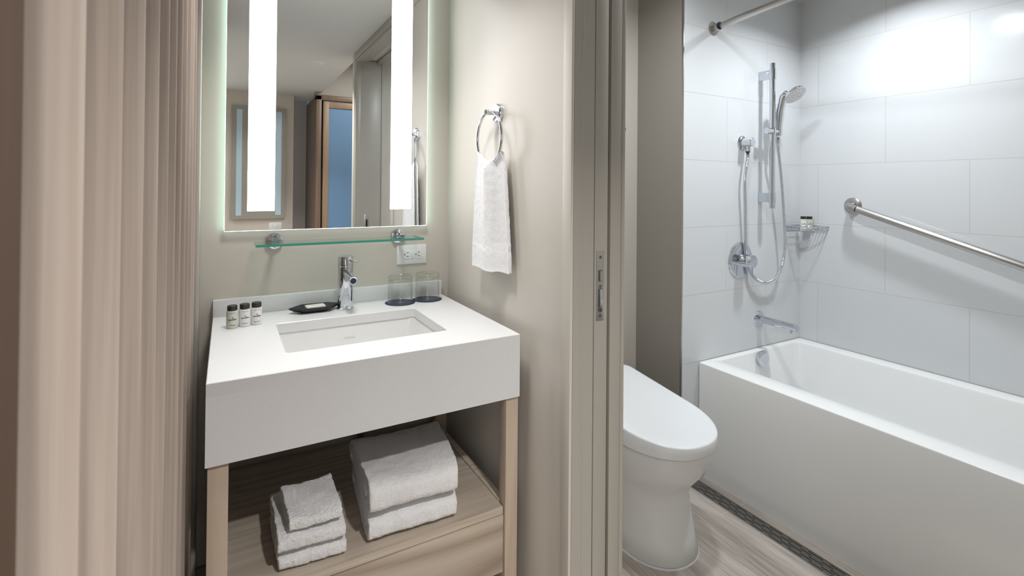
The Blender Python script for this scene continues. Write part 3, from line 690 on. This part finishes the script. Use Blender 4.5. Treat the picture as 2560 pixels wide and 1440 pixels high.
px_, pz_ = 2.3345, .686
t = thing('tub_spout', 'chrome tub spout on the tiled wall above the bath', 'tub spout', (px_, YS, pz_))
bm = bmesh.new(); lathe(bm, [(0, -.006), (.036, -.006), (.0385, -.003), (.039, 0), (0, 0)], (px_, YS, pz_), (0, 1, 0), 48); obj('flange', bm, 'chrome', t)
bm = bmesh.new(); cyl(bm, (px_, YS-.005, pz_), (px_, 1.384, pz_-.002), .0175, n=40, bev=.0015); ps = obj('spout', bm, 'chrome', t)
bm = bmesh.new(); cyl(bm, (px_, 1.405, pz_-.014), (px_, 1.405, pz_-.030), .013, n=28); obj('outlet_nozzle', bm, 'chrome', ps)

t = thing('grab_bar', 'long slanted brushed steel grab bar on the long tiled wall', 'grab bar', (XS, 1.3151, 1.26))
gA = Vector((XS-.002, 1.3151, 1.2595)); gd = Vector((0, -.5655, -.1884)).normalized(); Lb = 1.02
gB = gA+gd*Lb
for p in (gA, gB):
    bm = bmesh.new(); lathe(bm, [(.018, -.010), (.034, -.009), (.0395, -.005), (.040, .001), (.018, .001)], (XS, p.y, p.z), (1, 0, 0), 44); obj('flange', bm, 'steel', t)
out = Vector((-.060, 0, 0))
pts = [gA+Vector((.0, 0, 0)), gA+out*.45, gA+out*.85+gd*.012, gA+out+gd*.045, gA+out+gd*.10, gA+out+gd*(Lb*.5), gB+out-gd*.10, gB+out-gd*.045, gB+out*.85-gd*.012, gB+out*.45, gB]
bm = bmesh.new(); tube(bm, smooth_path(pts, 8), .0170, 28); obj('bar', bm, 'steel', t)

t = thing('curtain_rod', 'curved polished steel shower curtain rod above the tub', 'curtain rod', (1.98, YS, 2.0886))
rodz = 2.0886
P = []
for i in range(25):
    s = i/24; P.append((1.98-4*.087*s*(1-s), YS-.03-(YS-.06-.04)*s, rodz))
bm = bmesh.new(); tube(bm, P, .0145, 28); obj('rod', bm, 'steel', t)
for y, s in ((YS, -1), (.04, 1)):
    bm = bmesh.new(); lathe(bm, [(0, .004), (.031, .0035), (.033, .002), (.033, 0), (0, 0)], (1.98, y, rodz), (0, s, 0), 40)
    fl = obj('flange', bm, 'steel', t)
    bm = bmesh.new(); cyl(bm, (1.98, y+s*.003, rodz), (1.98-.012, y+s*.045, rodz), .0170, n=28); obj('socket', bm, 'steel', fl)
    bm = bmesh.new(); cyl(bm, (1.98-.012, y+s*.045, rodz), (1.98-.013, y+s*.048, rodz), .0176, n=28); obj('seal_ring', bm, 'black', fl)
    for dz_ in (-.024, .024):
        bm = bmesh.new(); cyl(bm, (1.98, y+s*.003, rodz+dz_), (1.98, y+s*.0048, rodz+dz_), .0032, n=12); obj('screw', bm, 'dsteel', fl)

# corner basket
bz = 1.1475; bb = 1.1285; cx0, cy0 = XS-.004, YS-.004; Lx, Ly = .132, .148
def arc(k, z, inset=0, n=22):
    out = [Vector((cx0-(Lx-inset)*k, cy0-inset, z))]
    for i in range(n+1):
        a = PI/2*i/n; out.append(Vector((cx0-(Lx-inset)*math.cos(a)**.75*k - inset*0, cy0-(Ly-inset)*math.sin(a)**.75*k, z)))
    out.append(Vector((cx0-inset, cy0-(Ly-inset)*k, z))); return out
t = thing('corner_basket', 'chrome wire corner basket holding two small bottles', 'basket', (cx0, cy0, bb))
def ringpts(z, ins):
    pts = [Vector((cx0-ins*.2, cy0-ins*.2, z))]
    for i in range(25):
        a = PI/2*i/24; pts.append(Vector((cx0-(Lx-ins)*math.cos(a)**.8, cy0-(Ly-ins)*math.sin(a)**.8, z)))
    return pts
bm = bmesh.new(); tube(bm, ringpts(bz, 0), .0030, 12, closed=True); obj('top_rail', bm, 'chrome', t)
bm = bmesh.new(); tube(bm, ringpts(bb, .008), .0022, 10, closed=True); obj('bottom_rail', bm, 'chrome', t)
fpts = ringpts(bb, .008); tpts = ringpts(bz, 0)
bm = bmesh.new()
for i in range(3, 25, 3): tube(bm, [tpts[i], fpts[i]], .0016, 8)
for k in range(1, 9):
    s = k/9; y = cy0-(Ly-.008)*s
    xr = (max(0, 1-s**(1/.8*2)))**(.8/2) if False else (1-s**2.5)**.4
    tube(bm, [(cx0, y, bb), (cx0-(Lx-.008)*xr, y, bb)], .0014, 8)
obj('wires', bm, 'chrome', t)
BP = [(2.628, 1.528, bb+.0018), (2.655, 1.512, bb+.0018)]
for px0, nm in ((0, 'left'), (1, 'right')):
    lab = 'small white toiletry bottle, %s one of two in the corner basket' % nm
    bb_ = dup(b3 if nm == 'left' else b1, BP[px0], lab, rotz=math.radians(-50), group='toiletry bottles in the corner basket')

# ------------------------------------------------------------------ bathtub
t = thing('bathtub', 'white alcove bathtub with flat front apron along the tiled wall', 'bathtub', (2.29, .85, FZ))
X0, X1, Y0, Y1, TZ = 1.8928, XS-.002, .045, YS-.002, .541
bm = bmesh.new()
loft(bm, [rrect(X0, X1, Y0, Y1, FZ, .004, 8), rrect(X0, X1, Y0, Y1, TZ-.006, .004, 8), rrect(X0+.002, X1-.001, Y0+.001, Y1-.001, TZ-.002, .004, 8), rrect(X0+.006, X1-.002, Y0+.002, Y1-.002, TZ, .004, 8),
          rrect(X0+.103, X1-.068, Y0+.10, Y1-.026, TZ, .018, 8), rrect(X0+.107, X1-.072, Y0+.105, Y1-.030, TZ-.002, .020, 8), rrect(X0+.110, X1-.075, Y0+.11, Y1-.033, TZ-.008, .022, 8),
          rrect(X0+.125, X1-.090, Y0+.20, Y1-.045, TZ-.20, .05, 8), rrect(X0+.140, X1-.105, Y0+.27, Y1-.055, TZ-.34, .08, 8), rrect(X0+.165, X1-.13, Y0+.31, Y1-.085, TZ-.385, .09, 8), rrect(X0+.22, X1-.19, Y0+.38, Y1-.15, TZ-.40, .1, 8)], False, True)
obj('tub_shell', bm, 'acrylic', t, ang=30)
bm = bmesh.new(); lathe(bm, [(0, .020), (.0345, .020), (.0375, .018), (.0385, .014), (.0385, .010), (.034, .009), (.034, 0)], (2.292, 1.5365, .508), (0, -1, .06), 56); obj('overflow_cover', bm, 'chrome', t)
bm = bmesh.new(); lathe(bm, [(0, .004), (.03, .003), (.033, 0)], (2.30, 1.35, TZ-.40), n=32); obj('drain', bm, 'chrome', t)
# caulk line of the tub front
# ------------------------------------------------------------------ linear drain
t = thing('linear_drain', 'slotted dark steel linear drain in the floor along the tub', 'drain', (1.815, .8, FZ))
DX0, DX1, DY0, DY1 = 1.780, 1.8515, .06, 1.555
obj('frame', boxes((DX0, DX0+.003, DY0, DY1, FZ-.005, FZ+.0018), (DX1-.003, DX1, DY0, DY1, FZ-.005, FZ+.0018), (DX0, DX1, DY1-.003, DY1, FZ-.005, FZ+.0018), (DX0, DX1, DY0, DY0+.003, FZ-.005, FZ+.0018)), 'steel', t, flat=True)
gr = obj('grate', B(DX0+.004, DX1-.004, DY0+.004, DY1-.004, FZ-.005, FZ+.0008), mat('grate_steel', (.24, .23, .215), .42, .75), t, flat=True)
bm = bmesh.new(); y = DY0+.03; rows = [DX0+.011+.0123*i for i in range(5)]
for ri, x in enumerate(rows):
    y = DY0+.02+(ri % 2)*.038+ri*.007
    while y < DY1-.06:
        L = .050 if ri % 2 == 0 else .042
        box(bm, x-.0017, x+.0017, y, y+L, FZ+.0002, FZ+.0011); y += .074
obj('slots', bm, 'dark', gr, flat=True)

# ------------------------------------------------------------------ toilet
tcx = 1.400
def outline(cx, yf, yb, hw, z, n=48, fw=1.0, zs=0.0, bw=None, er=.10):
    """D shaped loop: elliptical front at yf, squarish back at yb; zs = rise per metre towards the back"""
    bw = hw if bw is None else bw; pts = []
    ym = yf+hw*1.25*fw
    for i in range(n):
        a = PI*i/(n-1)                 # front half from right to left
        c = math.cos(a); s = math.sin(a)
        x = cx+hw*math.copysign(abs(c)**.88, c); y = ym-(ym-yf)*abs(s)**.92
        pts.append(Vector((x, y, z+zs*(y-yf))))
    k = 10
    for i in range(1, k):              # left side to back corner
        s = i/k; pts.append(Vector((cx-hw+(hw-bw)*s, ym+(yb-er-ym)*s, z+zs*(ym+(yb-er-ym)*s-yf))))
    for i in range(k+1):
        a = PI/2*i/k; y = yb-er+er*math.sin(a); pts.append(Vector((cx-bw+er-er*math.cos(a), y, z+zs*(y-yf))))
    for i in range(k+1):
        a = PI/2*(1-i/k); y = yb-er+er*math.sin(a); pts.append(Vector((cx+bw-er+er*math.cos(a), y, z+zs*(y-yf))))
    for i in range(1, k):
        s = 1-i/k; pts.append(Vector((cx+hw-(hw-bw)*s, ym+(yb-er-ym)*s, z+zs*(ym+(yb-er-ym)*s-yf))))
    return pts
t = thing('toilet', 'white one-piece toilet with closed lid between door jamb and tub', 'toilet', (tcx, 1.5, FZ))
yb = WY-.006
prof = [(.034, 1.212, .140, .15), (.040, 1.206, .143, .15), (.10, 1.222, .138, .145), (.18, 1.240, .133, .14), (.23, 1.246, .134, .14), (.27, 1.236, .142, .15), (.305, 1.208, .155, .16), (.335, 1.182, .165, .165), (.37, 1.163, .171, .17), (.405, 1.156, .174, .17), (.424, 1.156, .174, .17), (.429, 1.160, .170, .167)]
bm = bmesh.new()
loft(bm, [outline(tcx, yf, yb, hw, z, bw=bw, er=.03) for z, yf, hw, bw in prof], True, True)
obj('bowl', bm, 'porcelain', t, ang=60)
bm = bmesh.new(); loft(bm, [outline(tcx, 1.204, yb, .148, FZ+.0005, bw=.155, er=.03), outline(tcx, 1.205, yb, .147, FZ+.005, bw=.155, er=.03)], True, True); obj('caulk_seam', bm, 'plastic', t)
sl = .105
bm = bmesh.new()
loft(bm, [outline(tcx, 1.156, 1.72, .172, .4305, zs=.0, bw=.18, er=.04), outline(tcx, 1.154, 1.722, .174, .432, zs=.0, bw=.176, er=.04), outline(tcx, 1.154, 1.724, .174, .4353, zs=.0, bw=.176, er=.04)], True, True)
obj('seat', bm, 'plastic', t, ang=40)
bm = bmesh.new()
loft(bm, [outline(tcx, 1.146, 1.735, .182, .4355, zs=.0, bw=.185, er=.045), outline(tcx, 1.141, 1.737, .186, .4375, zs=.0, bw=.189, er=.045), outline(tcx, 1.140, 1.737, .187, .4400, zs=.0, bw=.189, er=.045), outline(tcx, 1.140, 1.737, .187, .4720, zs=sl*.95, bw=.189, er=.045),
          outline(tcx, 1.1415, 1.736, .1858, .4755, zs=sl, bw=.188, er=.045), outline(tcx, 1.1450, 1.733, .1825, .4775, zs=sl, bw=.185, er=.045), outline(tcx, 1.158, 1.722, .170, .4790, zs=sl*1.01, bw=.174, er=.042),
          outline(tcx, 1.20, 1.69, .13, .4805, zs=sl*1.02, bw=.14, er=.035), outline(tcx, 1.28, 1.62, .06, .4815, zs=sl*1.03, bw=.07, er=.03)], True, True)
obj('lid', bm, 'plastic', t, ang=50)

# ------------------------------------------------------------------ ceiling and hall things (mostly seen in the mirror)
t = thing('recessed_downlight', 'small round ceiling downlight reflected in the mirror', 'downlight', (.588, -.29, CZ))
bm = bmesh.new(); lathe(bm, [(.046, .0), (.060, .0), (.060, -.003), (.056, -.006), (.046, -.006), (.046, 0)], (.588, -.29, CZ), n=40); obj('trim_ring', bm, 'plastic', t)
bm = bmesh.new(); lathe(bm, [(0, -.0015), (.046, -.0015), (.046, 0), (0, 0)], (.588, -.29, CZ), n=40); obj('lens', bm, 'plastic', t)
def downlight(label, x, y, z, r_):
    t = thing('recessed_downlight', label, 'downlight', (x, y, z))
    bm = bmesh.new(); lathe(bm, [(r_, 0), (r_+.014, 0), (r_+.014, -.003), (r_, -.004), (r_, 0)], (x, y, z), n=40); obj('trim_ring', bm, 'plastic', t)
downlight('round ceiling downlight above the tub', 2.27, 1.04, BZ, .06)
downlight('round ceiling downlight above the toilet', 1.34, 1.10, BZ, .07)
downlight('added round ceiling downlight above the vanity, out of view', .30, 1.28, CZ, .065)  # ring for the added vanity fill lamp

t = thing('unlit_mirror', 'second wall mirror with dull frosted strips, seen inside the bright mirror', 'mirror', (.28, -1.91, 1.0))
obj('backing_panel', B(.045, .512, -1.909, -1.885, 1.004, 2.106), 'paint_grey', t, flat=True)
obj('dull_panel', B(.037, .520, -1.885, -1.880, 1.00, 2.11), 'dull', t, flat=True)
for a, b_ in ((.079, .127), (.428, .480)): obj('frosted_strip', B(a, b_, -1.880, -1.8792, 1.035, 2.075), 'frost2', t, flat=True)

t = thing('closet_door', 'brown oak closet door with frosted blue glass, seen in the mirror', 'closet door', (1.2, -1.5, FZ))
obj('door_frame', boxes((.752, .800, -2.2, -1.49, FZ, 2.215), (.752, 1.76, -1.58, -1.49, 2.175, 2.222), bev=.002), 'oak_dk', t)
obj('gap', B(.800, .822, -1.56, -1.53, FZ, 2.175), 'dark', t, flat=True)
obj('door_leaf', boxes((.818, .872, -1.54, -1.505, FZ+.01, 2.165), (1.62, 1.70, -1.54, -1.505, FZ+.01, 2.165), (.872, 1.62, -1.54, -1.505, 2.105, 2.165), (.872, 1.62, -1.54, -1.505, FZ+.01, .14), bev=.0015), 'oak', t)
obj('glass_pane', B(.872, 1.62, -1.528, -1.518, .14, 2.105), 'frost', t, flat=True)
